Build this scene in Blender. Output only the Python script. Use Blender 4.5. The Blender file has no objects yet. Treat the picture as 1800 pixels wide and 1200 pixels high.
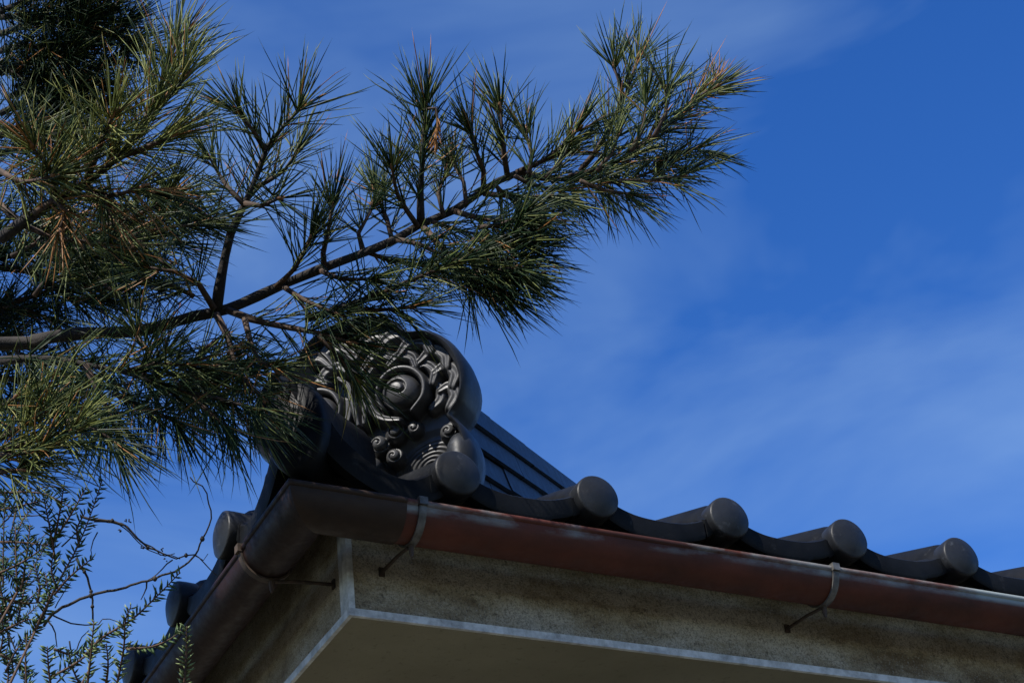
import bpy, math, random
import numpy as np
from mathutils import Vector, Matrix

# ------------------------------------------------------------------ camera, sky, sun, exposure
scene = bpy.context.scene
Z0 = 3.042                                   # height of the eave tile discs above the ground
CAM = np.array((-0.8799, -2.1561, 1.600))
YAW, PIT, ROL, FPX = 0.545, 0.606, -0.1301, 3039.0
c_f = np.array((math.sin(YAW)*math.cos(PIT), math.cos(YAW)*math.cos(PIT), math.sin(PIT)))
_r = np.array((math.cos(YAW), -math.sin(YAW), 0.0)); _u = np.cross(_r, c_f)
c_r = _r*math.cos(ROL) + _u*math.sin(ROL); c_u = -_r*math.sin(ROL) + _u*math.cos(ROL)
cd = bpy.data.cameras.new('camera'); cam = bpy.data.objects.new('camera', cd)
scene.collection.objects.link(cam); scene.camera = cam
cd.sensor_width = 36; cd.lens = FPX/1800*36; cd.clip_start = 0.05; cd.clip_end = 2000
cam.matrix_world = Matrix([[c_r[i], c_u[i], -c_f[i], CAM[i]] for i in range(3)] + [[0, 0, 0, 1]])

SUN = Vector((-0.66, -0.29, 0.74)).normalized()          # towards the sun
SUN_EL = math.asin(SUN.z); SUN_AZ = math.atan2(SUN.x, SUN.y)
w = bpy.data.worlds.new('World'); scene.world = w; w.use_nodes = True
wn, wl = w.node_tree.nodes, w.node_tree.links
wn.clear()
w_out = wn.new('ShaderNodeOutputWorld'); w_bg = wn.new('ShaderNodeBackground'); wl.new(w_bg.outputs[0], w_out.inputs[0])
sky = wn.new('ShaderNodeTexSky'); sky.sky_type = 'NISHITA'; sky.sun_disc = False
sky.sun_elevation = SUN_EL; sky.sun_rotation = SUN_AZ
sky.altitude = 900; sky.air_density = 1.0; sky.dust_density = 0.15; sky.ozone_density = 3.0
hsv = wn.new('ShaderNodeHueSaturation'); hsv.inputs['Hue'].default_value = 0.515; hsv.inputs['Saturation'].default_value = 1.32; hsv.inputs['Value'].default_value = 1.0
wl.new(sky.outputs[0], hsv.inputs['Color'])
# thin streaks of cirrus, the same all over the sky
tc = wn.new('ShaderNodeTexCoord'); mp = wn.new('ShaderNodeMapping'); mp.inputs['Rotation'].default_value = (1.3, 0.2, 0.6)
mp.inputs['Location'].default_value = (7.7, 5.1, 3.3)
mp.inputs['Scale'].default_value = (3.0, 3.0, 7.5); wl.new(tc.outputs['Generated'], mp.inputs[0])
nz = wn.new('ShaderNodeTexNoise'); nz.inputs['Scale'].default_value = 1.0; nz.inputs['Detail'].default_value = 5
nz.inputs['Roughness'].default_value = 0.54; nz.inputs['Distortion'].default_value = 0.4; wl.new(mp.outputs[0], nz.inputs['Vector'])
rp = wn.new('ShaderNodeValToRGB'); rp.color_ramp.elements[0].position = 0.42; rp.color_ramp.elements[1].position = 0.74
rp.color_ramp.elements[1].color = (0.26, 0.26, 0.26, 1); wl.new(nz.outputs['Fac'], rp.inputs[0])
mxw = wn.new('ShaderNodeMix'); mxw.data_type = 'RGBA'
wl.new(rp.outputs[0], mxw.inputs['Factor']); wl.new(hsv.outputs[0], mxw.inputs[6]); mxw.inputs[7].default_value = (2.6, 3.85, 5.1, 1)
wl.new(mxw.outputs[2], w_bg.inputs['Color']); w_bg.inputs['Strength'].default_value = 0.12

sd = bpy.data.lights.new('sun', 'SUN'); sd.energy = 5.0; sd.angle = math.radians(0.5); sd.color = (1.0, 0.95, 0.87)
so = bpy.data.objects.new('sun', sd); scene.collection.objects.link(so)
so.rotation_euler = (-SUN).to_track_quat('-Z', 'Y').to_euler(); so.location = (-6, -2, 8)

vs = scene.view_settings
scene.display_settings.display_device = 'sRGB'
vs.view_transform = 'Standard'; vs.look = 'None'; vs.gamma = 1.0; vs.use_curve_mapping = False; vs.exposure = 0.7

# ------------------------------------------------------------------ helpers
R = random.Random(7); NR = np.random.default_rng(11)
def at(px, py, depth):
    """the point that the photograph shows at (px, py), this many metres in front of the camera"""
    return CAM + depth*(c_f + c_r*(px-900)/FPX - c_u*(py-600)/FPX)
def mesh(name, verts, faces, mat, parent=None, smooth=True, tint=None):
    me = bpy.data.meshes.new(name)
    me.from_pydata([tuple(map(float, v)) for v in verts], [], faces)
    if smooth: me.polygons.foreach_set('use_smooth', [True]*len(me.polygons))
    if tint is not None:
        a = me.attributes.new('tint', 'FLOAT', 'POINT'); a.data.foreach_set('value', np.asarray(tint, dtype=np.float32))
    me.materials.append(mat); me.update()
    return link(name, me, parent)
def link(name, me, parent=None):
    o = bpy.data.objects.new(name, me); scene.collection.objects.link(o)
    if parent is not None: o.parent = parent
    return o
def empty(name, loc=(0, 0, 0)):
    o = bpy.data.objects.new(name, None); scene.collection.objects.link(o); o.location = loc; o.empty_display_size = 0.1
    return o
def tag(o, label, cat, group=None):
    o['label'] = label; o['category'] = cat
    if group: o['group'] = group
class MB:
    def __init__(s): s.v = []; s.f = []
    def add(s, v, f):
        n = len(s.v); s.v += [tuple(map(float, q)) for q in v]; s.f += [tuple(i+n for i in q) for q in f]
    def box(s, a, b):
        (x0, y0, z0), (x1, y1, z1) = a, b
        s.add([(x0,y0,z0),(x1,y0,z0),(x1,y1,z0),(x0,y1,z0),(x0,y0,z1),(x1,y0,z1),(x1,y1,z1),(x0,y1,z1)],
              [(0,3,2,1),(4,5,6,7),(0,1,5,4),(1,2,6,5),(2,3,7,6),(3,0,4,7)])
    def tube(s, pts, rad, n=8, cap=True, ell=None):
        pts = [np.asarray(p, float) for p in pts]; N = len(pts)
        if not hasattr(rad, '__len__'): rad = [rad]*N
        t0 = pts[1]-pts[0]; t0 /= np.linalg.norm(t0)
        ref = np.array((0,0,1.0)) if abs(t0[2]) < .9 else np.array((1.0,0,0))
        a = np.cross(t0, ref); a /= np.linalg.norm(a); vv = []
        for i in range(N):
            t = pts[min(i+1,N-1)]-pts[max(i-1,0)]; t /= (np.linalg.norm(t)+1e-12)
            a = a-t*(a@t); a /= (np.linalg.norm(a)+1e-12); b = np.cross(t, a)
            for k in range(n):
                th = 2*math.pi*k/n
                vv.append(pts[i]+rad[i]*(math.cos(th)*a+math.sin(th)*b))
        ff = [(i*n+k, i*n+(k+1)%n, (i+1)*n+(k+1)%n, (i+1)*n+k) for i in range(N-1) for k in range(n)]
        if cap: ff += [tuple(range(n-1,-1,-1)), tuple((N-1)*n+k for k in range(n))]
        s.add(vv, ff)
    def dome(s, c, ex, ey, ez, nu=24, nv=7, cut=1.0):
        """upper half of an ellipsoid: ex, ey span its base, ez its height"""
        c, ex, ey, ez = [np.asarray(q, float) for q in (c, ex, ey, ez)]
        vv = []
        for j in range(nv):
            ph = j/(nv-1)*math.pi/2*cut; rr = math.cos(ph)
            for k in range(nu):
                th = 2*math.pi*k/nu; vv.append(c+rr*(math.cos(th)*ex+math.sin(th)*ey)+math.sin(ph)*ez)
        ff = [(j*nu+k, j*nu+(k+1)%nu, (j+1)*nu+(k+1)%nu, (j+1)*nu+k) for j in range(nv-1) for k in range(nu)]
        ff.append(tuple((nv-1)*nu+k for k in range(nu)))
        s.add(vv, ff)
    def build(s, name, mat, parent=None, smooth=True): return mesh(name, s.v, s.f, mat, parent, smooth)
def spline(pts, step):
    """Catmull-Rom through the points, sampled about every step"""
    P = [np.asarray(p, float) for p in pts]
    P = [2*P[0]-P[1]] + P + [2*P[-1]-P[-2]]; out = []
    for i in range(1, len(P)-2):
        n = max(1, int(np.linalg.norm(P[i+1]-P[i])/step))
        for k in range(n):
            t = k/n
            out.append(.5*((2*P[i])+(-P[i-1]+P[i+1])*t+(2*P[i-1]-5*P[i]+4*P[i+1]-P[i+2])*t*t+(-P[i-1]+3*P[i]-3*P[i+1]+P[i+2])*t**3))
    out.append(P[-2]); return out
def autosmooth(o, ang=40):
    o.data.set_sharp_from_angle(angle=math.radians(ang))

# ------------------------------------------------------------------ materials
def mat(name): 
    m = bpy.data.materials.new(name); m.use_nodes = True
    return m, m.node_tree.nodes, m.node_tree.links, m.node_tree.nodes['Principled BSDF']
def noise(n, l, scale, detail=5, rough=.6, vec=None, stretch=None, coord='Object'):
    t = n.new('ShaderNodeTexCoord'); x = n.new('ShaderNodeTexNoise')
    x.inputs['Scale'].default_value = scale; x.inputs['Detail'].default_value = detail; x.inputs['Roughness'].default_value = rough
    src = t.outputs[coord]
    oi = n.new('ShaderNodeObjectInfo'); ml = n.new('ShaderNodeMath'); ml.operation = 'MULTIPLY'; ml.inputs[1].default_value = 37.0; l.new(oi.outputs['Random'], ml.inputs[0])
    va = n.new('ShaderNodeVectorMath'); l.new(src, va.inputs[0]); l.new(ml.outputs[0], va.inputs[1]); src = va.outputs[0]
    if stretch:
        m_ = n.new('ShaderNodeMapping'); m_.inputs['Scale'].default_value = stretch; l.new(src, m_.inputs[0]); src = m_.outputs[0]
    l.new(src, x.inputs['Vector']); return x.outputs['Fac']
def ramp(n, l, fac, stops):
    r = n.new('ShaderNodeValToRGB'); e = r.color_ramp.elements
    e[0].position, e[0].color = stops[0][0], (*stops[0][1], 1); e[1].position, e[1].color = stops[-1][0], (*stops[-1][1], 1)
    for p, c in stops[1:-1]: q = e.new(p); q.color = (*c, 1)
    l.new(fac, r.inputs[0]); return r.outputs[0]
def mixc(n, l, fac, a, b):
    m = n.new('ShaderNodeMix'); m.data_type = 'RGBA'
    if isinstance(fac, float): m.inputs[0].default_value = fac
    else: l.new(fac, m.inputs[0])
    for k, v in ((6, a), (7, b)):
        if isinstance(v, tuple): m.inputs[k].default_value = (*v, 1)
        else: l.new(v, m.inputs[k])
    return m.outputs[2]
def bump(n, l, b, h, strength, dist=.002):
    x = n.new('ShaderNodeBump'); x.inputs['Strength'].default_value = strength; x.inputs['Distance'].default_value = dist
    l.new(h, x.inputs['Height']); l.new(x.outputs[0], b.inputs['Normal'])
def g3(v): return (v, v, v)

def kawara(name, a=(.0045,.0050,.0058), c=(.0115,.0125,.0145), lichen=.55, rough=(.36,.6), spec=.07):
    m, n, l, b = mat(name)
    f = noise(n, l, 9, 6, .65, coord='Object'); base = ramp(n, l, f, [(.32, a), (.68, c)])
    f2 = noise(n, l, 34, 8, .7); spots = ramp(n, l, f2, [(lichen+.06, g3(0)), (lichen+.2, g3(.55))])
    l.new(mixc(n, l, spots, base, tuple(3.6*q for q in c)), b.inputs['Base Color'])
    l.new(ramp(n, l, f2, [(.3, g3(rough[0])), (.75, g3(rough[1]))]), b.inputs['Roughness'])
    b.inputs['Specular IOR Level'].default_value = spec
    bump(n, l, b, noise(n, l, 160, 4, .6), .25, .001)
    return m
M_tile = kawara('smoked_clay_tile')
M_disc = kawara('smoked_clay_tile_end', (.007,.0078,.0095), (.021,.0235,.028), .52, (.36,.55), .22)
M_oni = kawara('smoked_clay_ornament', (.02,.02,.0205), (.058,.058,.059), .6, (.36,.55), .40)
M_noshi = kawara('smoked_clay_ridge', (.006,.0065,.008), (.013,.014,.017), .62, (.3,.45), .12)

def gutter_mat(name, red, dark, pat):
    m, n, l, b = mat(name)
    f = noise(n, l, 7, 6, .6, stretch=(1, 1, 3)); base = ramp(n, l, f, [(.3, dark), (.7, red)])
    # verdigris: runs of pale green-grey just under the rolled rim
    t = n.new('ShaderNodeTexCoord'); sx = n.new('ShaderNodeSeparateXYZ'); l.new(t.outputs['Object'], sx.inputs[0])
    hz = n.new('ShaderNodeMapRange'); hz.inputs[1].default_value = -.020; hz.inputs[2].default_value = -.012; l.new(sx.outputs[2], hz.inputs[0])
    f2 = noise(n, l, 5.5, 8, .62, stretch=(.55, .55, 1.6)); pt = ramp(n, l, f2, [(pat, g3(0)), (pat+.14, g3(.8))])
    mu = n.new('ShaderNodeMath'); mu.operation = 'MULTIPLY'; l.new(pt, mu.inputs[0]); l.new(hz.outputs[0], mu.inputs[1])
    l.new(mixc(n, l, mu.outputs[0], base, (.26,.31,.31)), b.inputs['Base Color'])
    l.new(ramp(n, l, noise(n, l, 60, 6, .7), [(.3, g3(.45)), (.7, g3(.75))]), b.inputs['Roughness']); b.inputs['Specular IOR Level'].default_value = .2
    bump(n, l, b, noise(n, l, 120, 5, .6), .3, .001)
    return m
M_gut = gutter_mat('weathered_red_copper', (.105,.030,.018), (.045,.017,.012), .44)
M_gutl = gutter_mat('shaded_red_copper', (.022,.008,.006), (.010,.005,.004), .66)  # left run: the shade of that eave is put into a darker colour
M_gutc = gutter_mat('weathered_brown_copper', (.045,.026,.016), (.022,.014,.010), .62)
m, n, l, b = mat('bracket_metal'); M_brk = m
l.new(ramp(n, l, noise(n, l, 40, 6), [(.35, (.035,.03,.026)), (.66, (.15,.15,.145))]), b.inputs['Base Color']); b.inputs['Roughness'].default_value = .5; b.inputs['Metallic'].default_value = .3

m, n, l, b = mat('rusty_iron'); M_arm = m
l.new(ramp(n, l, noise(n, l, 50, 6), [(.35, (.02,.014,.010)), (.65, (.06,.038,.025))]), b.inputs['Base Color']); b.inputs['Roughness'].default_value = .8
m, n, l, b = mat('stained_stucco'); M_stucco = m
f = noise(n, l, 4.5, 9, .68, stretch=(1, 1, 2.2)); base = ramp(n, l, f, [(.36, (.22,.155,.085)), (.49, (.50,.42,.29)), (.62, (.72,.66,.54))])
f2 = noise(n, l, 330, 5, .8); base = mixc(n, l, ramp(n, l, f2, [(.46, g3(0)), (.62, g3(.75))]), base, (.09,.07,.045))
f3 = noise(n, l, 75, 9, .8); base = mixc(n, l, ramp(n, l, f3, [(.54, g3(0)), (.64, g3(.8))]), base, (.075,.06,.042))
f4 = noise(n, l, 210, 5, .8); base = mixc(n, l, ramp(n, l, f4, [(.56, g3(0)), (.68, g3(.7))]), base, (.68,.66,.60))
l.new(base, b.inputs['Base Color']); b.inputs['Roughness'].default_value = .92; bump(n, l, b, noise(n, l, 260, 8, .8), 1.0, .008)
m, n, l, b = mat('painted_trim'); M_trim = m
l.new(ramp(n, l, noise(n, l, 30, 7, .7), [(.34, (.28,.28,.27)), (.6, (.60,.61,.60))]), b.inputs['Base Color']); b.inputs['Roughness'].default_value = .6
bump(n, l, b, noise(n, l, 90, 5), .3, .001)
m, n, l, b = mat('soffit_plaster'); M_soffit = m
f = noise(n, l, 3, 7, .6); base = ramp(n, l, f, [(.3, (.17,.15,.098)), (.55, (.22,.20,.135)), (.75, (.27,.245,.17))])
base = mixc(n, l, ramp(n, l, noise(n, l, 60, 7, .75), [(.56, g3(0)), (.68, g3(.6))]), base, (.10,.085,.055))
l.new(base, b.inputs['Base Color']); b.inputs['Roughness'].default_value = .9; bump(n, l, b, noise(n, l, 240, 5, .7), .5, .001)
m, n, l, b = mat('wall_plaster'); M_wall = m
l.new(ramp(n, l, noise(n, l, 4, 7), [(.3, (.48,.43,.33)), (.7, (.58,.53,.42))]), b.inputs['Base Color']); b.inputs['Roughness'].default_value = .9
m, n, l, b = mat('mossy_soil'); M_ground = m
l.new(ramp(n, l, noise(n, l, 18, 10, .7), [(.3, (.035,.036,.022)), (.7, (.095,.088,.062))]), b.inputs['Base Color']); b.inputs['Roughness'].default_value = .95
bump(n, l, b, noise(n, l, 60, 6), .8, .02)
m, n, l, b = mat('pine_bark'); M_bark = m
f = noise(n, l, 45, 8, .7); l.new(ramp(n, l, f, [(.35, (.007,.006,.005)), (.6, (.020,.015,.012)), (.82, (.05,.04,.032))]), b.inputs['Base Color'])
b.inputs['Roughness'].default_value = .9; bump(n, l, b, f, 1.0, .006)
m, n, l, b = mat('twig_bark'); M_twig = m
l.new(ramp(n, l, noise(n, l, 80, 6), [(.35, (.016,.010,.007)), (.72, (.075,.04,.02))]), b.inputs['Base Color']); b.inputs['Roughness'].default_value = .85
m, n, l, b = mat('bud_scales'); M_bud = m
l.new(ramp(n, l, noise(n, l, 200, 5), [(.35, (.12,.05,.02)), (.7, (.30,.15,.06))]), b.inputs['Base Color']); b.inputs['Roughness'].default_value = .75
def leafmat(name, stops, trans, rough):
    m, n, l, b = mat(name)
    a = n.new('ShaderNodeAttribute'); a.attribute_name = 'tint'
    c = ramp(n, l, a.outputs['Fac'], stops); l.new(c, b.inputs['Base Color']); b.inputs['Roughness'].default_value = rough; b.inputs['Specular IOR Level'].default_value = .18
    tr = n.new('ShaderNodeBsdfTranslucent'); l.new(c, tr.inputs[0]); mx = n.new('ShaderNodeMixShader'); mx.inputs[0].default_value = trans
    l.new(b.outputs[0], mx.inputs[1]); l.new(tr.outputs[0], mx.inputs[2]); l.new(mx.outputs[0], n['Material Output'].inputs[0])
    return m
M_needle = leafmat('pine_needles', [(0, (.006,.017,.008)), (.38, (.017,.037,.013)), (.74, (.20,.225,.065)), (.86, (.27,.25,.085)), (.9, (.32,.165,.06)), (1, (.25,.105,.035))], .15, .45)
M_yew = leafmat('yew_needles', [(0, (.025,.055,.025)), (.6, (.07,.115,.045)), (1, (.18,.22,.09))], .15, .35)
m, n, l, b = mat('yew_stem'); M_ystem = m
l.new(ramp(n, l, noise(n, l, 60, 5), [(.35, (.028,.016,.010)), (.7, (.10,.05,.024))]), b.inputs['Base Color']); b.inputs['Roughness'].default_value = .8
m, n, l, b = mat('vine_stem'); M_vine = m
l.new(ramp(n, l, noise(n, l, 60, 5), [(.35, (.010,.008,.007)), (.7, (.032,.025,.02))]), b.inputs['Base Color']); b.inputs['Roughness'].default_value = .85

# ------------------------------------------------------------------ ground
g = MB(); g.add([(-400,-400,0),(400,-400,0),(400,400,0),(-400,400,0)], [(0,1,2,3)])
ground = g.build('ground', M_ground, smooth=False); ground['kind'] = 'structure'

# ------------------------------------------------------------------ the house
house = empty('tiled_house', (2.6, 2.6, 0)); tag(house, 'low house with dark tiled hip roof, stucco eave and red gutter at its corner', 'house')
OFF = np.array((2.6, 2.6, 0.0))                 # house parts are placed from the empty at its base
def hp(o, loc=(0, 0, 0), rot=0.0):              # parts: local axes start at the eave corner, at disc height
    o.parent = house; o.location = (loc[0]-2.6, loc[1]-2.6, loc[2]+Z0); o.rotation_euler = (0, 0, rot)
    return o
HL = 5.2; PT = .265; X0 = .5488; SL = .45; SLT = .36; CS = 1/math.sqrt(1+SL*SL)
DR = .0415
def ztop(u):                                    # lip profile, u from one disc to the next
    q = (2*u/PT-1); return -.016+.046*abs(q)**2.6
# one eave tile: shared mesh, front along -Y, disc at u = 0
def eave_tile_mesh():
    b = MB(); us = [-.045+PT*i/26 for i in range(27)]
    zt = [ztop(u % PT) for u in us]
    zb = []
    for u, z in zip(us, zt):
        hump = math.sqrt(max(0, (.040)**2-u*u)) if abs(u) < .040 else -1
        zb.append(max(z, hump-.003))
    n = len(us); v = []
    # rings across u: lip front bottom, front top, body top back, body bottom back, lip back bottom
    for i, u in enumerate(us):
        zl = zt[i]-.042+(.004 if abs(u-.09) > .08 else 0)
        L = .30
        v += [(u, .002, zl), (u, -.001, zl+.006), (u, .000, zt[i]-.004), (u, .005, zt[i]), (u, .012, max(zt[i], zb[i]-.004)), (u, .03, zb[i]+SLT*.03), (u, L, zb[i]+SLT*L), (u, L, zb[i]-.016+SLT*L), (u, .03, zt[i]-.018+SLT*.03), (u, .022, zt[i]-.02), (u, .020, zl)]
    k = 11; f = []
    for i in range(n-1):
        for j in range(k): f.append((i*k+j, (i+1)*k+j, (i+1)*k+(j+1)%k, i*k+(j+1)%k))
    f += [tuple(range(k)), tuple((n-1)*k+j for j in range(k-1,-1,-1))]
    me = bpy.data.meshes.new('eave_tile'); me.from_pydata(v, [], f); me.materials.append(M_tile)
    me.polygons.foreach_set('use_smooth', [True]*len(me.polygons)); me.set_sharp_from_angle(angle=math.radians(38)); return me
def disc_mesh(r=DR, ry=None, depth=.034, bulge=.0105, name='end_disc'):
    """round tile end: short drum with a rounded edge and a slightly domed face"""
    ry = ry or r; prof = [(.90, depth+.03), (.97, depth), (1.0, .012), (1.0, .001), (.988, -.003), (.962, -.0052), (.90, -.0062)]
    for q in (.75, .55, .35, .15): prof.append((q, -.0062-bulge*(.81-q*q)/.9))
    N = 36; v = []; f = []
    for (s, y) in prof:
        for k in range(N): th = 2*math.pi*k/N; v.append((s*r*math.cos(th), y, s*ry*math.sin(th)))
    for j in range(len(prof)-1):
        for k in range(N): f.append((j*N+k, (j+1)*N+k, (j+1)*N+(k+1)%N, j*N+(k+1)%N))
    f.append(tuple((len(prof)-1)*N+k for k in range(N))[::-1])
    me = bpy.data.meshes.new(name); me.from_pydata(v, [], f); me.materials.append(M_disc)
    me.polygons.foreach_set('use_smooth', [True]*len(me.polygons)); return me
ME_T, ME_D = eave_tile_mesh(), disc_mesh()
def mirror_mesh(me):                            # the left eave is the mirror image: swap x and y
    m2 = me.copy(); vs_ = [(v.co.y, v.co.x, v.co.z) for v in me.vertices]; m2.vertices.foreach_set('co', [c for v in vs_ for c in v]); m2.flip_normals(); return m2
ME_TL, ME_DL = mirror_mesh(ME_T), mirror_mesh(ME_D)
for k in range(-1, 18):
    x = X0+k*PT
    if x > HL-.3: break
    for side in (0, 1):
        j = [R.uniform(-.002,.002) for _ in range(3)]
        loc = (x+j[0], j[1], j[2]) if side == 0 else (j[1], x+j[0], j[2])
        d = None
        t = link('eave_tile', ME_T if side == 0 else ME_TL); hp(t, loc)
        t.rotation_euler = (0, R.uniform(-.012,.012), 0) if side == 0 else (R.uniform(-.012,.012), 0, 0)
        d = link('end_disc', ME_D if side == 0 else ME_DL, t)
        d.location = (0, -.010, 0) if side == 0 else (-.010, 0, 0)
        d.scale = [R.uniform(.97,1.03)]*3

# corner: a trough-shaped lip on either eave that climbs to the corner barrel
def corner_tile(side):
    top = [(.046,.165),(.052,.130),(.064,.092),(.083,.056),(.110,.026),(.145,.002),(.185,-.014),(.215,-.012),(.238,.002)]
    P = [p for p in spline([(a, 0, c) for a, c in top], .012)]
    n = len(P); v = []; f = []
    for i, p in enumerate(P):
        t = P[min(i+1,n-1)]-P[max(i-1,0)]; t /= np.linalg.norm(t); nn = np.array((-t[2], 0, t[0]))    # outward of the trough is -nn
        a = p; bq = p-nn*.046; yb = max(.012, min(.28, p[0]-.01))
        for q, y in ((bq, .002), (bq+nn*.006, -.001), (a-nn*.005, 0), (a, .006), (a, yb), (a-nn*.018, yb), (a-nn*.02, .026), (bq, .020)):
            y2 = max(y, 0) if y < .01 else y
            v.append((q[0], y2, q[2]+SL*y) if y > .03 else (q[0], y2, q[2]))
    k = 8
    for i in range(n-1):
        for j in range(k): f.append((i*k+j, i*k+(j+1)%k, (i+1)*k+(j+1)%k, (i+1)*k+j))
    f += [tuple(range(k-1,-1,-1)), tuple((n-1)*k+j for j in range(k))]
    if side: v = [(y, x, z) for x, y, z in v]
    o = mesh('corner_eave_tile', v, f, M_tile); o.data.set_sharp_from_angle(angle=math.radians(40)); hp(o); return o
corner_tile(0); corner_tile(1)
# corner barrel pointing out along the hip
D = np.array((1, 1, 0))/math.sqrt(2); U_ = np.array((1, -1, 0))/math.sqrt(2); ZZ = np.array((0, 0, 1.0))
b = MB(); ring = []
for q, s, dz in ((-.006, .86, 0), (-.002, .95, 0), (.006, 1.0, 0), (.03, 1.0, .004), (.10, .97, .012), (.24, .95, .05)):
    for k in range(28):
        th = 2*math.pi*k/28; ring.append(D*q+U_*(.050*s*math.cos(th))+ZZ*(.056+dz+.088*s*math.sin(th)))
b.add(ring, [(i*28+k, (i+1)*28+k, (i+1)*28+(k+1)%28, i*28+(k+1)%28) for i in range(5) for k in range(28)]+[tuple(range(28))])
o = b.build('corner_barrel_tile', M_tile); hp(o, (.012, .012, 0))

# roof field: S-shaped courses up to the hips (seen only from higher up)
def roof_slope(kind):
    xs = [i*PT/10 for i in range(int(HL/PT*10)+1)]; rows = 44; v = []
    for x in xs:
        u = (x-X0) % PT; z0 = max(ztop(u), math.sqrt(max(0,.036**2-min(u,PT-u)**2))-.004 if min(u,PT-u) < .036 else -1)
        ym = max(.05, min(x, HL-x))
        for r_ in range(rows+1):
            y = .05+(ym-.05)*r_/rows; fr = (y/.235) % 1.0
            v.append((x, y, z0-.012+SL*y-.010*fr))
    f = []
    for i in range(len(xs)-1):
        for r_ in range(rows): a = i*(rows+1)+r_; f.append((a, a+rows+1, a+rows+2, a+1))
    T = {0: lambda p: p, 1: lambda p: (p[1], p[0], p[2]), 2: lambda p: (HL-p[0], HL-p[1], p[2]), 3: lambda p: (HL-p[1], HL-p[0], p[2])}[kind]
    o = mesh('roof_slope', [T(p) for p in v], f, M_tile); hp(o)
for k in range(4): roof_slope(k)

# hip ridge: courses of flat ridge tiles under a row of round cap tiles
hip = empty('hip_ridge'); hp(hip, (0, 0, 0))
HS = SL/math.sqrt(2); hd = np.array((D[0], D[1], HS)); hd /= np.linalg.norm(hd); hn = np.cross(U_, hd); hn = -hn if hn[2] < 0 else hn
def hip_pt(s, a, h): return np.array((.33,.33,SL*.33))+hd*s+U_*a+hn*h
def seg_mesh(prof, L, name, m_):
    v = []; f = []; k = len(prof)
    for s in (0, L):
        for a, h in prof: v.append(hd*s+U_*a+hn*h)
    for j in range(k): f.append((j, (j+1)%k, k+(j+1)%k, k+j))
    f += [tuple(range(k-1,-1,-1)), tuple(k+j for j in range(k))]
    me = bpy.data.meshes.new(name); me.from_pydata([tuple(map(float,q)) for q in v], [], f); me.materials.append(m_); me.validate(); return me
def bar(w_, h0, h1): return [(-w_,h0),(w_,h0),(w_+.008,h0+.003),(w_+.005,h0+.014),(w_-.003,h1),(-w_+.003,h1),(-w_-.005,h0+.014),(-w_-.008,h0+.003)]
ME_N = [seg_mesh(bar(.112-.003*i, .01+.057*i, .01+.057*i+.0545), .298, 'ridge_tile', M_noshi) for i in range(4)]
ME_C = seg_mesh([(-.062,.235)]+[(-.062*math.cos(t*math.pi/12), .239+.034*math.sin(t*math.pi/12)) for t in range(13)]+[(.062,.235)], .298, 'ridge_cap_tile', M_noshi)
ME_H = {i: seg_mesh(bar(.112-.003*i, .01+.057*i, .01+.057*i+.0545), .148, 'ridge_tile', M_noshi) for i in (1, 3)}
for i in range(11):
    for c_ in range(5):
        me = ME_N[c_] if c_ < 4 else ME_C
        s0 = .3*i-(.15 if c_ in (1, 3) else 0)
        if i == 0 and c_ in (1, 3): s0 = 0; me = ME_H[c_]
        o = link('ridge_tile' if c_ < 4 else 'ridge_cap_tile', me, hip); q = hip_pt(s0+.02, R.uniform(-.0015,.0015), R.uniform(-.001,.001)); o.location = tuple(q)

# ridge-end ornament: lobed slab with scrolls, facing out over the corner
oni = empty('ridge_end_ornament'); hp(oni, (.245, .245, .055)); oni['label'] = 'round dark clay ornament carved with cloud scrolls and whorls'
ON = -D*math.cos(.12)-ZZ*math.sin(.12); OV = ZZ*math.cos(.12)-D*math.sin(.12)     # leans out a little
def ol(u, v, n_=0): return U_*u+OV*v+ON*n_
half = [(0,.395),(.050,.390),(.088,.368),(.112,.338),(.150,.328),(.184,.300),(.206,.255),(.210,.205),(.194,.165),(.176,.146),(.192,.120),(.198,.075),(.182,.030),(.140,.004),(.07,-.012),(0,-.016)]
out2 = half+[(-u, v) for u, v in half[-2:0:-1]]
oc = spline([(u, v, 0) for u, v in out2+out2[:1]], .012)[:-1]; cen = np.array((0,.185,0))
b = MB(); N = len(oc); prof = [(.80,-.10),(.93,-.10),(.985,-.085),(1.0,-.06),(1.0,-.01),(.990,.004),(.975,.013),(.955,.017),(.935,.014),(.918,.004),(.905,-.014),(.895,-.092),(.80,-.094)]
v = [ol(*( (cen+(p-cen)*s)[:2]), n_) for s, n_ in prof for p in oc]
f = [(j*N+k, (j+1)*N+k, (j+1)*N+(k+1)%N, j*N+(k+1)%N) for j in range(len(prof)-1) for k in range(N)]
f += [tuple((len(prof)-1)*N+k for k in range(N)), tuple(range(N-1,-1,-1))]
b.add(v, f); o = b.build('slab', M_disc, oni); autosmooth(o, 60)
def od(name, u, v, ru, rv, h, n0=-.012, rot=0):
    b = MB(); c_, s_ = math.cos(rot), math.sin(rot)
    b.dome(ol(u, v, n0), U_*ru*c_+OV*ru*s_, -U_*rv*s_+OV*rv*c_, ON*h); return b.build(name, M_oni, oni)
def spiral(name, u, v, r0, turns, rt, n0, start=0, sgn=1, sq=1.0, r1=.1):
    b = MB(); P = []; rad = []
    K = int(26*turns)
    for i in range(K+1):
        t = i/K; th = start+sgn*t*turns*2*math.pi; r_ = r0*(1-(1-r1)*t)
        P.append(ol(u+r_*math.cos(th), v+sq*r_*math.sin(th), n0+.010*t)); rad.append(rt*(1-.55*t))
    b.tube(P, rad, 8); return b.build(name, M_oni, oni)
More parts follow.
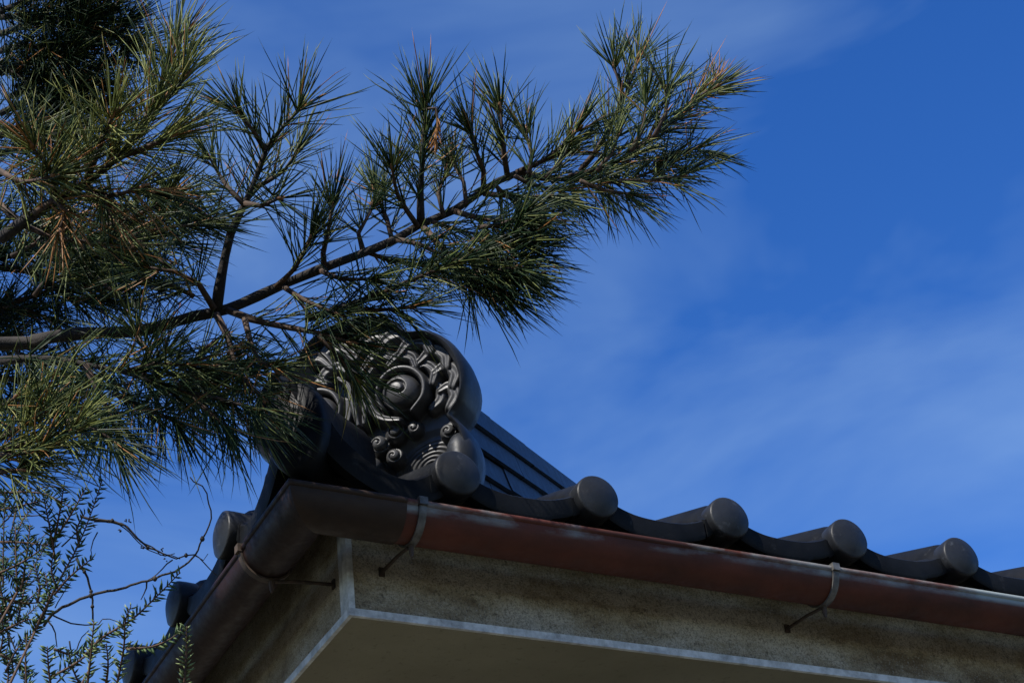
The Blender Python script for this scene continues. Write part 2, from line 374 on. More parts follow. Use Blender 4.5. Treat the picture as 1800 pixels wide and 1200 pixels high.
def scroll(name, uv, r_, n0=.0):
    b = MB(); P = spline([ol(u, v, n0) for u, v in uv], .01); K = len(P)
    b.tube(P, [r_*(.35+.65*math.sin(math.pi*min(1, .12+.88*i/(K-1)))**.7) if K > 1 else r_ for i in range(K)], 10); return b.build(name, M_oni, oni)
nu, nv = 340, 320
gu, gv = np.meshgrid(np.linspace(-.212, .212, nu), np.linspace(-.02, .40, nv)); au = np.abs(gu)
def smax(a_, b_, k): h = np.clip(.5+.5*(a_-b_)/k, 0, 1); return b_*(1-h)+a_*h+k*h*(1-h)
SLOPE = -.34*np.clip(.150-gv, 0, 1); H = -.036+SLOPE
def whorl(u0, v0, r_, h0, top, turns=1.6, ph=0.0, groove=.16, sq=1.0, rot=0.0, k=.004):
    """rounded boss with a spiral cut into it"""
    global H
    x = (au-u0)*math.cos(rot)+(gv-v0)*math.sin(rot); y = (-(au-u0)*math.sin(rot)+(gv-v0)*math.cos(rot))/sq
    q = np.sqrt(x*x+y*y)/r_; th = np.arctan2(y, x)/(2*math.pi)
    d_ = np.sqrt(np.clip(1-q*q, 0, 1)); c_ = (q*turns-th+ph) % 1.0
    hh = h0+(top-h0)*(d_**.65)-(top-h0)*groove*np.exp(-((c_-.5)/.085)**2)*(q < .97)*np.clip(q*6, 0, 1)
    H = np.where(q < 1.0, smax(H, hh, k), H)
def band(pts, w0, w1, h0, top, ribs=0, k=.003):
    """flowing ridge between points, widest in the middle, with lengthwise ribs"""
    global H
    P = np.array(spline([(a_, b_, 0) for a_, b_ in pts], .0012))[:, :2]; K = len(P)
    best = np.full(gu.shape, 9.0); bt = np.zeros(gu.shape); sgn = np.zeros(gu.shape)
    for i in range(K):
        dx, dy = au-P[i, 0], gv-P[i, 1]; d2 = np.sqrt(dx*dx+dy*dy); m_ = d2 < best
        tg = P[min(i+1, K-1)]-P[max(i-1, 0)]; tg = tg/(np.linalg.norm(tg)+1e-9); cr = dx*-tg[1]+dy*tg[0]
        best = np.where(m_, d2, best); bt = np.where(m_, i/(K-1), bt); sgn = np.where(m_, cr, sgn)
    w_ = w0+(w1-w0)*bt; w_ = w_*(.45+.55*np.sin(np.pi*np.clip(.1+.8*bt, 0, 1)))
    q = np.clip(best/w_, 0, 1); hh = h0+(top-h0)*(1-q**3.2)
    if ribs: hh = hh-(top-h0)*.07*(.5+.5*np.cos(2*np.pi*ribs*sgn/w_*.5))
    H = np.where(best < w_, smax(H, hh, k), H)
# rows of rolling cloud bands under the rim
for pts, w0, w1, top in (([(.000,.318),(.020,.345),(.048,.352),(.066,.335)], .016, .020, .004), ([(.045,.312),(.066,.338),(.096,.340),(.110,.318)], .016, .020, .008), ([(.085,.298),(.108,.318),(.138,.312),(.146,.290)], .015, .019, .008),
                         ([(.122,.276),(.148,.292),(.170,.276),(.170,.252)], .015, .018, .004), ([(.146,.248),(.168,.256),(.184,.236),(.176,.214)], .014, .017, .000), ([(.150,.212),(.168,.216),(.178,.196),(.164,.176)], .013, .016, -.004),
                         ([(.010,.290),(.034,.312),(.060,.308),(.072,.290)], .012, .015, .002), ([(.060,.284),(.084,.300),(.108,.290),(.114,.270)], .012, .015, .004), ([(.108,.264),(.130,.270),(.146,.252),(.140,.230)], .011, .014, .000), ([(.132,.228),(.148,.222),(.148,.198),(.130,.184)], .010, .013, -.008)):
    band(pts, w0*1.5, w1*1.6, -.040, top-.006, 3, .0015)
band([(.006,.180),(.012,.225),(.016,.262),(.034,.284)], .012, .010, -.046, .006, 2)            # stem between the whorls
band([(.020,.236),(.024,.200),(.044,.180),(.072,.170)], .012, .014, -.046, .004, 2)
band([(.044,.196),(.036,.225),(.048,.256),(.076,.270),(.106,.262),(.125,.236),(.122,.205),(.098,.180)], .009, .012, -.046, .006, 0)     # arm that wraps the whorl
whorl(.080, .223, .045, -.046, -.006, 0.0, 0, 0); whorl(.080, .223, .037, -.022, .016, 1.3, .1, .20)
for u0, v0, r_, tp in ((.054,.158,.022,-.010), (.022,.142,.020,-.008), (.090,.156,.017,-.014), (.046,.114,.018,-.016), (.000,.104,.022,-.010), (.152,.134,.018,-.016)):
    whorl(u0, v0, r_, -.046, tp, 1.6, u0*9, .22)
rw = np.sqrt(((au-.105)*.96+(gv-.088)*.28)**2+((-(au-.105)*.28+(gv-.088)*.96)/.6)**2)
H = smax(H, np.where(rw < .075, -.036+SLOPE+.008*np.sqrt(np.clip(1-(rw/.075)**2, 0, 1))+.0007*np.sin(rw*2*np.pi/.0105)*(rw < .07), -.2), .003)
for y0 in (.028, .046): H = smax(H, -.034+SLOPE-((gv-y0-.02*np.cos(gu*18))/.011)**2*.02, .004)
# keep what lies inside the rim
oc2 = np.array([(cen+(p-cen)*.93)[:2] for p in oc]); inside = np.zeros(gu.shape, bool); jx = len(oc2)-1
for ix in range(len(oc2)):
    (xi, yi), (xj, yj) = oc2[ix], oc2[jx]; cnd = ((yi > gv) != (yj > gv)) & (gu < (xj-xi)*(gv-yi)/(yj-yi+1e-12)+xi); inside ^= cnd; jx = ix
V = (gu[..., None]*U_+gv[..., None]*OV+H[..., None]*ON).reshape(-1, 3); F = []
for j in range(nv-1):
    for i in range(nu-1):
        if inside[j, i] and inside[j, i+1] and inside[j+1, i] and inside[j+1, i+1]: F.append((j*nu+i, j*nu+i+1, (j+1)*nu+i+1, (j+1)*nu+i))
used = sorted({k for f_ in F for k in f_}); rm = {k: i for i, k in enumerate(used)}
o = mesh('carved_face', V[used], [tuple(rm[k] for k in f_) for f_ in F], M_oni, oni)
for s in (1, -1): od('foot', s*.176, .062, .028, .052, .030, -.004, 0).data.materials[0] = M_disc

# eave: fascia, trim, soffit, walls
SH, SZ = .151, -.189
E2 = HL-SH
def hb(name, a, b_, m_, smooth=False):
    q = MB(); q.box(a, b_); return hp(q.build(name, m_, smooth=smooth))
hb('fascia', (SH+.003, SH+.003, SZ+.004), (E2, SH+.04, -.02+SL*.15), M_stucco)
hb('fascia', (SH+.003, SH+.0401, SZ+.004), (SH+.04, E2, -.02+SL*.15), M_stucco)
TW = .0095
hb('trim', (SH-.002, SH-.002, SZ-.004), (E2, SH+.005, SZ+TW), M_trim)
hb('trim', (SH-.0018, SH+.0051, SZ-.0042), (SH+.005, E2, SZ+TW-.0004), M_trim)
hb('trim', (SH-.0014, SH-.0014, SZ+TW+.0003), (SH+TW, SH+.02, -.03), M_trim)
hb('trim', (SH-.0016, SH+.0202, SZ+TW+.0005), (SH+.012, SH+.032, -.032), M_trim)
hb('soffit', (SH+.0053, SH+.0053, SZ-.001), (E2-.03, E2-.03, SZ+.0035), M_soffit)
IN = .62
wq = MB(); wq.box((IN, IN, -Z0+.25), (HL-IN, HL-IN, SZ+.001)); hp(wq.build('wall', M_wall, smooth=False))
wq = MB(); wq.box((IN-.04, IN-.04, -Z0-.05), (HL-IN+.04, HL-IN+.04, -Z0+.249)); hp(wq.build('plinth', M_stucco, smooth=False))

# gutters: half-round runs with a rolled rim, a brown corner elbow, strap brackets
GO, GR, GZ = -.006, .045, -.064          # outer rim, radius, rim height
def gutter(name, runs, m_, r_add=0.0, side=0):
    """runs: list of x where the sections stand; 'm' marks the mitre at the corner"""
    arc = [(math.pi*k/18) for k in range(19)]; yc = GO+GR
    prof = [(yc-(GR+r_add)*math.cos(t), GZ-(GR+r_add)*math.sin(t)) for t in arc]
    rim = [(GO-r_add+.004*math.cos(t), GZ+.002+.0055*math.sin(t)) for t in [math.pi*2*q/8 for q in range(8)]]
    inner = [(yc-(GR+r_add-.004)*math.cos(t), GZ-(GR+r_add-.004)*math.sin(t)) for t in arc[::-1]]
    loop = prof+inner
    b = MB()
    for lp in (loop, rim):
        v = []; k = len(lp)
        for r_ in runs:
            for (y, z) in lp: v.append(((y if r_ == 'm' else r_), y, z+(0 if r_ == 'm' else -.003*r_)))
        b.add(v, [(i*k+j, i*k+(j+1)%k, (i+1)*k+(j+1)%k, (i+1)*k+j) for i in range(len(runs)-1) for j in range(k)]+[tuple(range(k-1,-1,-1)), tuple((len(runs)-1)*k+j for j in range(k))])
    if side: b.v = [(y, x, z) for x, y, z in b.v]
    b.v = [(x, y, z-GZ) for x, y, z in b.v]
    o = b.build(name, m_); autosmooth(o, 50); return hp(o, (0, 0, GZ))
GX = [.172]+[.172+.1*i for i in range(1, 50)]
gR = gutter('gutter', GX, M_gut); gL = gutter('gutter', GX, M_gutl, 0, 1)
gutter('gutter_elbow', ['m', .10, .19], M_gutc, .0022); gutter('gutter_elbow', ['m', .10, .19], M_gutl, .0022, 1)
def bracket(x, side, par):
    yc = GO+GR; b = MB(); W = .0065; v = []; T = [math.radians(-4+q*188/20) for q in range(21)]
    for rr in (GR+.0010, GR+.0042):
        for t in T:
            for w_ in (-W, W): v.append((x+w_, yc-rr*math.cos(t), -rr*math.sin(t)-.003*x))
    n2 = len(T)*2; f = []
    for q in range(len(T)-1):
        a = 2*q; f += [(a, a+1, a+3, a+2), (n2+a, n2+a+2, n2+a+3, n2+a+1), (a, a+2, n2+a+2, n2+a), (a+1, n2+a+1, n2+a+3, a+3)]
    b.add(v, f); b.box((x-W-.001, GO-.009, -.004-.003*x), (x+W+.001, GO+.012, .010-.003*x))      # hook over the rim
    parts = [('gutter_bracket', b)]
    b2 = MB(); zb = -GR-.004-.003*x
    b2.tube([(x, yc+.004, zb+.006), (x, yc+.006, zb-.012), (x, yc+.006, zb-.020)], [.0045,.0045,.0022], 8)
    parts.append(('bracket_pin', b2))
    b3 = MB(); b3.tube([(x-.004, yc+.010, zb-.002), (x-.004, yc+.05, zb+.004), (x-.004, SH+.012, zb+.008)], [.003,.0032,.0032], 8); parts.append(('bracket_arm', b3)); b4 = MB(); b4.box((x-.009, SH-.0005, zb+.000), (x+.001, SH+.006, zb+.016)); parts.append(('bracket_plate', b4))
    for nm, q in parts:
        if side: q.v = [(y, x_, z) for x_, y, z in q.v]
        o = q.build(nm, M_arm if (side or nm != 'gutter_bracket') else M_brk, par, smooth=True); autosmooth(o, 40)  # left straps take the dark iron too, their shade put into the colour
for x in (.217, 1.033, 1.80, 2.52, 3.28, 4.04, 4.8): bracket(x, 0, gR); bracket(x, 1, gL)

# ------------------------------------------------------------------ the pine
pine = empty('pine_tree', (-1.9, .2, 0)); tag(pine, 'pine tree reaching a long needle-covered bough over the roof corner', 'pine tree')
PO = np.array((-1.9, .2, 0.0))
DN = [.72]
def needles(P, t0, dens, ln, spread, seed, lit=0.0, dead=.03, term=30, droop=0.0):
    """needles along the polyline P from fraction t0, in pairs, and a brush at the tip"""
    rg = np.random.default_rng(seed); P = np.array(P); sl = np.linalg.norm(np.diff(P, axis=0), axis=1); cum = np.concatenate(([0], np.cumsum(sl))); Lt = cum[-1]
    term = int(term*.6); n = int(DN[0]*dens*Lt*(1-t0)); ss = Lt*(t0+(1-t0)*rg.random(n)); ss = np.concatenate((ss, Lt*(1-.02*rg.random(term)))); n = len(ss)
    istip = np.arange(n) >= n-term
    B = np.stack([np.interp(ss, cum, P[:, i]) for i in range(3)], 1); B2 = np.stack([np.interp(np.minimum(ss+.01, Lt), cum, P[:, i]) for i in range(3)], 1)
    B1 = np.stack([np.interp(np.maximum(ss-.02, 0), cum, P[:, i]) for i in range(3)], 1); T = B2-B1; T /= np.linalg.norm(T, axis=1)[:, None]
    rnd = rg.normal(size=(n, 3)); rnd -= T*(rnd*T).sum(1)[:, None]; rnd /= np.linalg.norm(rnd, axis=1)[:, None]
    ang = np.where(istip, rg.uniform(.08, .75, n), rg.normal(spread*.88, .25, n)).clip(.05, 1.5)
    d = T*np.cos(ang)[:, None]+rnd*np.sin(ang)[:, None]
    d += rg.normal(size=3)*.16; d[:, 2] += .12-droop; d /= np.linalg.norm(d, axis=1)[:, None]
    L = ln*rg.normal(1.0, .16, n).clip(.5, 1.4)
    # each bundle: two needles that part a little
    d2 = d+rg.normal(size=(n, 3))*.09; d2 /= np.linalg.norm(d2, axis=1)[:, None]
    B = np.concatenate((B, B)); d = np.concatenate((d, d2)); L = np.concatenate((L, L*rg.uniform(.9, 1.05, n))); n = len(L)
    tin = (rg.normal(.38+.3*lit, .17, n)).clip(0, .86); tin[rg.random(n) < dead] = .95  # lit shifts the tint: sunlight and shade put into the needle colour
    bend = rg.normal(size=(n, 3))*.10; bend[:, 2] -= .04+.14*droop
    a = np.cross(d, rg.normal(size=(n, 3))); a /= np.linalg.norm(a, axis=1)[:, None]; c = np.cross(d, a)
    w_ = rg.uniform(.0008, .0012, n); L = np.minimum(L*rg.uniform(.82, 1.28, n), ln*1.4)
    V = np.zeros((n, 10, 3))
    for i, (s, q) in enumerate(((0, .9), (.4, 1.0), (.78, .8))):
        cpt = B+d*(L*s)[:, None]+bend*(L*s*s)[:, None]
        for k in range(3):
            th = 2*math.pi*k/3; V[:, i*3+k] = cpt+(w_*q)[:, None]*(a*math.cos(th)+c*math.sin(th))
    V[:, 9] = B+d*L[:, None]+bend*L[:, None]
    base = np.array([(0,1,4,3),(1,2,5,4),(2,0,3,5),(3,4,7,6),(4,5,8,7),(5,3,6,8)]); tri = np.array([(6,7,9),(7,8,9),(8,6,9)])
    off = (np.arange(n)*10)[:, None, None]
    return V.reshape(-1, 3), (base[None]+off).reshape(-1, 4), (tri[None]+off).reshape(-1, 3), np.repeat(tin, 10)
def fast_mesh(name, V, Q, T_, tint, m_, parent):
    me = bpy.data.meshes.new(name); nq, nt = len(Q), len(T_)
    me.vertices.add(len(V)); me.vertices.foreach_set('co', V.astype(np.float32).ravel())
    me.loops.add(nq*4+nt*3); me.loops.foreach_set('vertex_index', np.concatenate((Q.ravel(), T_.ravel())).astype(np.int32))
    me.polygons.add(nq+nt); st = np.concatenate((np.arange(nq)*4, nq*4+np.arange(nt)*3)).astype(np.int32); me.polygons.foreach_set('loop_start', st)
    me.update(calc_edges=True); me.polygons.foreach_set('use_smooth', np.ones(nq+nt, dtype=bool))
    a = me.attributes.new('tint', 'FLOAT', 'POINT'); a.data.foreach_set('value', tint.astype(np.float32))
    me.materials.append(m_); me.update(); return link(name, me, parent)
SEED = [100]
def branch(pts, r0, r1, parent=None, m_=None, name='branch'):
    P = spline(pts, .025); K = len(P)
    rad = [r0+(r1-r0)*i/(K-1) for i in range(K)]
    rad = [q*(1+(.03 if r0 > .03 else .12)*math.sin(i*1.7)*NR.random()) for i, q in enumerate(rad)]
    b = MB(); b.tube([p-PO for p in P], rad, 9 if r0 > .008 else 6)
    return b.build(name, m_ or M_bark, parent or pine), P
DB = [.08]
def shoot(px, d0, d1, r0=.006, t0=.25, dens=420, ln=.095, spread=.85, lit=0.0, dead=.03, term=26, droop=0.0, name='twig'):
    """px: where the shoot runs in the photograph; d0, d1: its distance at base and tip"""
    n = len(px); pts = [at(x, y, DB[0]+d0+(d1-d0)*i/(n-1)) for i, (x, y) in enumerate(px)]
    o, P = branch(pts, r0, .0022, None, M_twig if r0 < .0065 else M_bark, name)
    SEED[0] += 1
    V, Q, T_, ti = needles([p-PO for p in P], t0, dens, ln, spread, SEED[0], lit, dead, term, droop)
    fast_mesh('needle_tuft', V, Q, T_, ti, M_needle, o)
    if lit > -.12:                              # winter buds at the tip
        tp = P[-1]-PO; dr = P[-1]-P[-3]; dr = dr/np.linalg.norm(dr); b = MB()
        for q in range(R.choice((1, 1, 2, 3))):
            d_ = dr+np.array((R.uniform(-.35,.35), R.uniform(-.35,.35), R.uniform(-.1,.35)))*(q > 0); d_ = d_/np.linalg.norm(d_); ll = R.uniform(.012,.022)
            b.tube([tp, tp+d_*ll*.35, tp+d_*ll*.75, tp+d_*ll], [.0022,.0034,.0024,.0004], 6)
        b.build('bud', M_bud, o)
    return o
# trunk and the bough that carries everything (trunk stands left of the frame)
branch([(-1.9,.2,-.05), (-1.93,.22,.8), (-1.86,.25,1.7), (-1.78,.2,2.6), (-1.84,.15,3.6), (-1.9,.2,4.6), (-1.85,.25,5.4)], .11, .035, name='trunk')
B0 = [(0,604,2.62),(60,597,2.62),(130,587,2.62),(250,580,2.62),(340,556,2.63),(400,543,2.64),(480,508,2.65),(560,474,2.66),(622,451,2.67),(695,421,2.68),(734,397,2.69),(801,368,2.71),(850,334,2.73),(908,305,2.76),(961,313,2.79)]
bp = [at(q[0], q[1], q[2]+.08) for q in B0]
st = np.array((-1.84,.2,2.95))
branch([st, st*.55+bp[0]*.45+np.array((0,0,.02))]+bp, .021, .005, name='bough')
S = shoot
mid = st*.5+bp[0]*.5
def carry(a, b_, r0, r1, up=.05):               # limbs between the trunk or bough and the twigs they carry
    a, b_ = np.array(a), np.array(b_); branch([a, a*.6+b_*.4+np.array((0,0,-up)), a*.25+b_*.75+np.array((0,0,-up*.6)), b_], r0, r1, name='branch')
carry((-1.86,.2,4.05), at(-40,140,3.45), .016, .006); carry(at(-40,140,3.45), at(110,90,3.43), .006, .003, .0)
carry(mid, at(-10,425,2.50), .013, .007, .02)
carry((-1.84,.2,2.80), at(-55,800,2.34), .014, .005, .08)
carry(at(-55,800,2.34), at(-60,728,2.38), .004, .003, .0); carry(at(-10,425,2.5), at(-5,300,2.52), .005, .003, .0)
carry((-1.85,.2,3.10), at(-60,560,3.0), .014, .006, .03); carry(at(-60,560,3.0), at(-60,470,3.0), .005, .004, .0); carry(at(-60,560,3.0), at(-40,700,3.0), .005, .003, .0)
carry(mid, at(-5,634,2.66), .010, .006, .03)
# right end of the bough
S([(908,305),(961,314),(1033,316),(1091,320),(1150,300)], 2.76, 2.86, .006, .0, 560, .085, 1.0, .15, droop=.25)
S([(1000,312),(1072,291),(1120,262),(1169,223),(1212,184),(1246,158)], 2.78, 2.92, .006, .05, 560, .085, .85, .25, dead=.07, term=34)
S([(1150,290),(1195,268),(1222,262)], 2.86, 2.84, .004, .0, 500, .085, .8, .0, droop=.3)
S([(1180,215),(1215,190),(1262,145)], 2.90, 2.95, .004, .3, 350, .06, .6, .5, dead=.75, term=20)
S([(908,303),(950,285),(985,262),(1012,232)], 2.76, 2.72, .005, .1, 520, .085, .75, .3)
S([(1020,300),(1045,270),(1077,213),(1106,150),(1120,105)], 2.80, 2.84, .005, .12, 520, .088, .72, .3)
S([(1080,210),(1095,165),(1080,120)], 2.83, 2.80, .004, .2, 300, .085, .6, .2)
S([(893,316),(886,270),(883,237),(880,197)], 2.75, 2.72, .005, .1, 560, .088, .72, .2)
S([(850,335),(850,300),(835,262),(830,235)], 2.73, 2.68, .005, .2, 380, .085, .7, .1)
S([(740,395),(739,334),(744,262),(748,187)], 2.69, 2.66, .007, .12, 620, .092, .85, .05, dead=.05)
S([(734,397),(700,345),(690,300)], 2.68, 2.60, .005, .2, 420, .09, .8, .0)
S([(742,396),(772,431),(800,458),(820,484),(842,512)], 2.69, 2.60, .006, .15, 420, .09, .85, -.1, droop=.2)
S([(790,445),(820,452),(870,440),(905,425)], 2.66, 2.60, .005, .1, 560, .092, .8, -.1, droop=.1)
S([(815,478),(860,478),(905,470)], 2.62, 2.55, .005, .1, 560, .088, .85, -.1, droop=.3)
S([(800,372),(850,385),(905,390)], 2.70, 2.62, .005, .1, 460, .09, .85, .05, droop=.2)
S([(850,340),(900,345),(960,345)], 2.72, 2.68, .005, .1, 420, .088, .95, .1, droop=.35)
S([(695,421),(740,430),(790,455)], 2.68, 2.6, .005, .1, 420, .09, .9, -.1, droop=.3)
DN[0] = .68
# the heavy dark clump below the middle of the bough
for px in ([(830,420),(860,425),(900,410)], [(825,455),(865,462),(915,450)], [(835,495),(870,500),(900,492)], [(815,435),(850,445),(880,470)], [(840,400),(880,395),(915,380)], [(820,480),(845,490),(880,515)]):
    S(px, 2.60, 2.58, .004, .0, 620, .082, .9, -.25, droop=.15)
# lower run under the bough
S([(540,560),(600,540),(670,515),(740,485),(805,462)], 2.62, 2.55, .006, .1, 520, .092, .9, -.1, droop=.35)
S([(600,540),(660,545),(720,540)], 2.60, 2.55, .005, .1, 440, .09, .8, -.1, droop=.2)
S([(570,470),(568,445),(578,400),(583,368)], 2.66, 2.62, .005, .35, 420, .09, .6, .05)
S([(640,448),(630,410),(655,365)], 2.67, 2.70, .005, .3, 420, .09, .75, .0)
S([(480,508),(520,470),(545,420)], 2.65, 2.60, .005, .3, 440, .09, .75, .0)
S([(560,474),(600,490),(650,490)], 2.66, 2.58, .005, .1, 440, .09, .9, -.1, droop=.2)
S([(500,505),(540,530),(590,550)], 2.64, 2.56, .005, .1, 380, .085, .9, -.1, droop=.1)
S([(400,545),(440,560),(500,575),(560,585),(610,600)], 2.63, 2.55, .006, .15, 380, .09, .9, .0, droop=.2, dead=.06)
S([(560,590),(600,630),(622,660)], 2.56, 2.58, .004, .1, 460, .085, .8, .3, droop=.1)
S([(430,560),(440,600),(455,635),(480,645)], 2.60, 2.52, .005, .15, 420, .08, .9, .1, dead=.10, droop=.0)
S([(380,552),(400,590),(410,630),(430,670),(462,695)], 2.60, 2.50, .006, .2, 520, .085, .95, .0, dead=.08, droop=.05)
DN[0] = .68
# upright shoots of the middle
S([(380,548),(385,510),(396,450),(405,412),(431,356),(458,292),(469,259),(495,225),(526,194)], 2.63, 2.60, .009, .35, 430, .092, .85, .05, dead=.06)
S([(465,262),(445,230),(420,200)], 2.60, 2.56, .005, .3, 420, .092, .6, .1)
S([(431,358),(460,362),(488,350)], 2.61, 2.56, .005, .3, 420, .085, .8, .0)
S([(405,405),(360,378),(319,349)], 2.61, 2.55, .006, .15, 460, .092, .9, .05, dead=.07)
S([(376,542),(350,500),(310,478),(260,470)], 2.62, 2.55, .006, .3, 420, .092, .9, -.05)
S([(430,360),(400,330),(370,280)], 2.61, 2.66, .005, .2, 420, .092, .8, .1)
S([(450,330),(500,300),(520,270)], 2.62, 2.66, .004, .2, 380, .088, .85, .05)
# upper left
DB[0] = 0; DN[0] = .85
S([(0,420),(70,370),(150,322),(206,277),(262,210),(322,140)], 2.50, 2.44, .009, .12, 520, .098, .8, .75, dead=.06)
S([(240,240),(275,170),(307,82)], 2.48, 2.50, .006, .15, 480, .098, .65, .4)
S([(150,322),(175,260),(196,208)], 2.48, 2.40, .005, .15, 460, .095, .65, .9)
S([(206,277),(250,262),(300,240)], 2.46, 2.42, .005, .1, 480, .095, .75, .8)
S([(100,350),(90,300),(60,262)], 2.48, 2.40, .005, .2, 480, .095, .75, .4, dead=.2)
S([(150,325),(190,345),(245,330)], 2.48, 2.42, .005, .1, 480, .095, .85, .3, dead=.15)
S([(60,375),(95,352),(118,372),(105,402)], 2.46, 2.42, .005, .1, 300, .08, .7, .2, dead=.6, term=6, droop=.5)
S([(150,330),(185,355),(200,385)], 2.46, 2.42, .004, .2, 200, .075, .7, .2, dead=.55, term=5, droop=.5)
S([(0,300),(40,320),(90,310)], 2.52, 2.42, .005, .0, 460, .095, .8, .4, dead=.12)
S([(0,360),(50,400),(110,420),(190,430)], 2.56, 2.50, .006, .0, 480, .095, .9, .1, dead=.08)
S([(60,420),(140,450),(230,440),(300,425)], 2.90, 2.90, .006, .0, 520, .095, .95, -.1)
S([(0,470),(70,480),(150,500)], 2.98, 2.95, .006, .0, 520, .095, .95, -.2)
S([(0,540),(60,520),(110,500)], 3.0, 2.98, .006, .0, 460, .095, .95, -.2)
S([(230,440),(290,400),(340,395)], 2.58, 2.60, .005, .0, 480, .095, .9, .0)
S([(180,400),(240,380),(290,350)], 2.55, 2.52, .005, .0, 480, .095, .85, .15)
DN[0] = 1.0
# the dark mass in the top left corner stands farther back
for px in ([(0,130),(60,100),(120,60),(190,20)], [(0,60),(60,40),(120,10)], [(0,200),(70,165),(140,130),(215,95)], [(30,150),(80,185),(140,195)], [(0,20),(50,0),(110,-40)], [(120,120),(165,75),(215,45)], [(0,240),(50,215),(110,215)], [(60,120),(100,150),(170,150)], [(100,20),(160,0),(200,-20)], [(60,200),(120,240),(170,250)], [(0,90),(50,80),(110,95)], [(0,30),(70,30),(140,40)], [(20,170),(70,140),(130,90)], [(0,270),(60,250),(120,190)], [(100,180),(150,170),(200,180)], [(-30,110),(30,130),(90,180)], [(150,40),(190,60),(230,80)]):
    S(px, 3.45, 3.4, .007, .0, 560, .10, .95, -.25)
# below the bough, left
DB[0] = .06; DN[0] = .8
S([(0,634),(80,630),(150,640),(220,655),(270,672)], 2.60, 2.52, .007, .1, 480, .095, .95, -.05, droop=.2)
S([(220,655),(270,640),(330,640)], 2.55, 2.50, .005, .1, 460, .092, .9, -.05)
S([(260,670),(320,690),(380,700),(440,716)], 2.54, 2.48, .006, .0, 560, .095, .95, -.1, dead=.05, droop=.35)
S([(250,668),(265,620),(240,590)], 2.55, 2.58, .004, .2, 380, .09, .85, -.1)
S([(150,642),(180,700),(200,740)], 2.54, 2.48, .005, .1, 520, .095, .9, -.15, droop=.35)
S([(200,690),(260,720),(310,740)], 2.52, 2.46, .005, .0, 520, .092, .95, -.1, droop=.45)
S([(120,740),(170,755),(200,775)], 2.46, 2.42, .005, .0, 500, .095, .85, -.15, droop=.45)
S([(300,690),(350,650),(400,640)], 2.54, 2.58, .004, .1, 440, .09, .9, -.1)
S([(340,700),(380,735),(400,750)], 2.50, 2.46, .004, .1, 440, .09, .85, -.15, droop=.5)
for px in ([(300,470),(250,440),(200,420)], [(340,520),(300,500),(240,500)], [(210,520),(160,480),(130,430)], [(60,520),(100,470),(150,450)], [(280,400),(230,400),(190,380)], [(240,330),(280,360),(330,380)], [(20,450),(60,430),(90,400)], [(300,690),(270,655),(290,620)], [(220,690),(190,660),(150,670)], [(330,665),(380,660),(430,650)], [(420,690),(390,670),(350,680)], [(380,600),(350,620),(330,655)]):
    S(px, 2.62, 2.66, .004, .0, 620, .09, .95, -.15, droop=(.2 if px[0][1] > 600 else 0))
# lower left, close and sunlit
DB[0] = 0; DN[0] = .8
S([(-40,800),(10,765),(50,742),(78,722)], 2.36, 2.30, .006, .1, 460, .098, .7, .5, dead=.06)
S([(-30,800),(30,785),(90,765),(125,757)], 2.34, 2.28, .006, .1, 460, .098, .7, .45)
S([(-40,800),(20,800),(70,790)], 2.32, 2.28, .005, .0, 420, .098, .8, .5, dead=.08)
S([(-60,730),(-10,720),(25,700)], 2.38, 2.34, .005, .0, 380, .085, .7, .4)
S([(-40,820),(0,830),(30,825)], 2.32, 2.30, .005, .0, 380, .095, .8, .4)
# a second bough behind, dark
DN[0] = 1.1
for px in ([(-60,470),(20,450),(100,440),(180,470)], [(-60,560),(20,540),(90,560)], [(-40,660),(40,670),(110,690)], [(-40,700),(60,720),(140,730)], [(150,470),(210,480),(270,500)], [(-60,600),(0,600),(60,640)], [(60,480),(120,520),(190,530)]):
    S(px, 3.0, 2.96, .006, .0, 460, .095, .95, -.25)
# a withered shoot hanging from the tallest one
DN[0] = 1.3; S([(752,192),(765,190),(770,215),(766,245)], 2.66, 2.66, .0025, .35, 420, .022, .5, .6, dead=.9, term=4, droop=.6)
# more short shoots along the right half
DN[0] = .55
for px in ([(820,360),(815,320),(795,285)], [(930,305),(935,270),(925,235)], [(960,312),(985,285),(1000,255)], [(1050,300),(1075,270),(1085,240)], [(1110,265),(1130,225),(1135,185)], [(1150,240),(1170,200),(1172,160)], [(780,380),(770,340),(785,300)], [(905,310),(935,325),(980,335)], [(1020,318),(1060,335),(1100,340)], [(1090,318),(1140,318),(1195,310)], [(870,325),(890,345),(930,365)], [(760,390),(790,400),(830,410)], [(690,425),(680,385),(660,340)], [(650,445),(690,460),(740,465)]):
    S(px, 2.76, 2.80, .004, .0, 480, .088, .8, .1, droop=(.25 if px[-1][1] > px[0][1] else 0))
DN[0] = .95
# boughs of the same tree, added left of the frame to shade the left eave
for (a, c_) in (((-150,500),(-20,450)), ((-200,640),(-60,600)), ((-260,400),(-90,330)), ((-260,760),(-110,700)), ((-320,560),(-160,520)), ((-300,250),(-120,180)), ((-380,680),(-220,640))):
    for q in range(3):
        e = (c_[0]+R.uniform(-60,60), c_[1]+R.uniform(-60,60))
        S([a, ((a[0]+e[0])/2, (a[1]+e[1])/2+R.uniform(-20,20)), e], 3.05+R.uniform(-.12,.15), 3.02+R.uniform(-.12,.15), .006, .0, 480, .095, .95, .0)

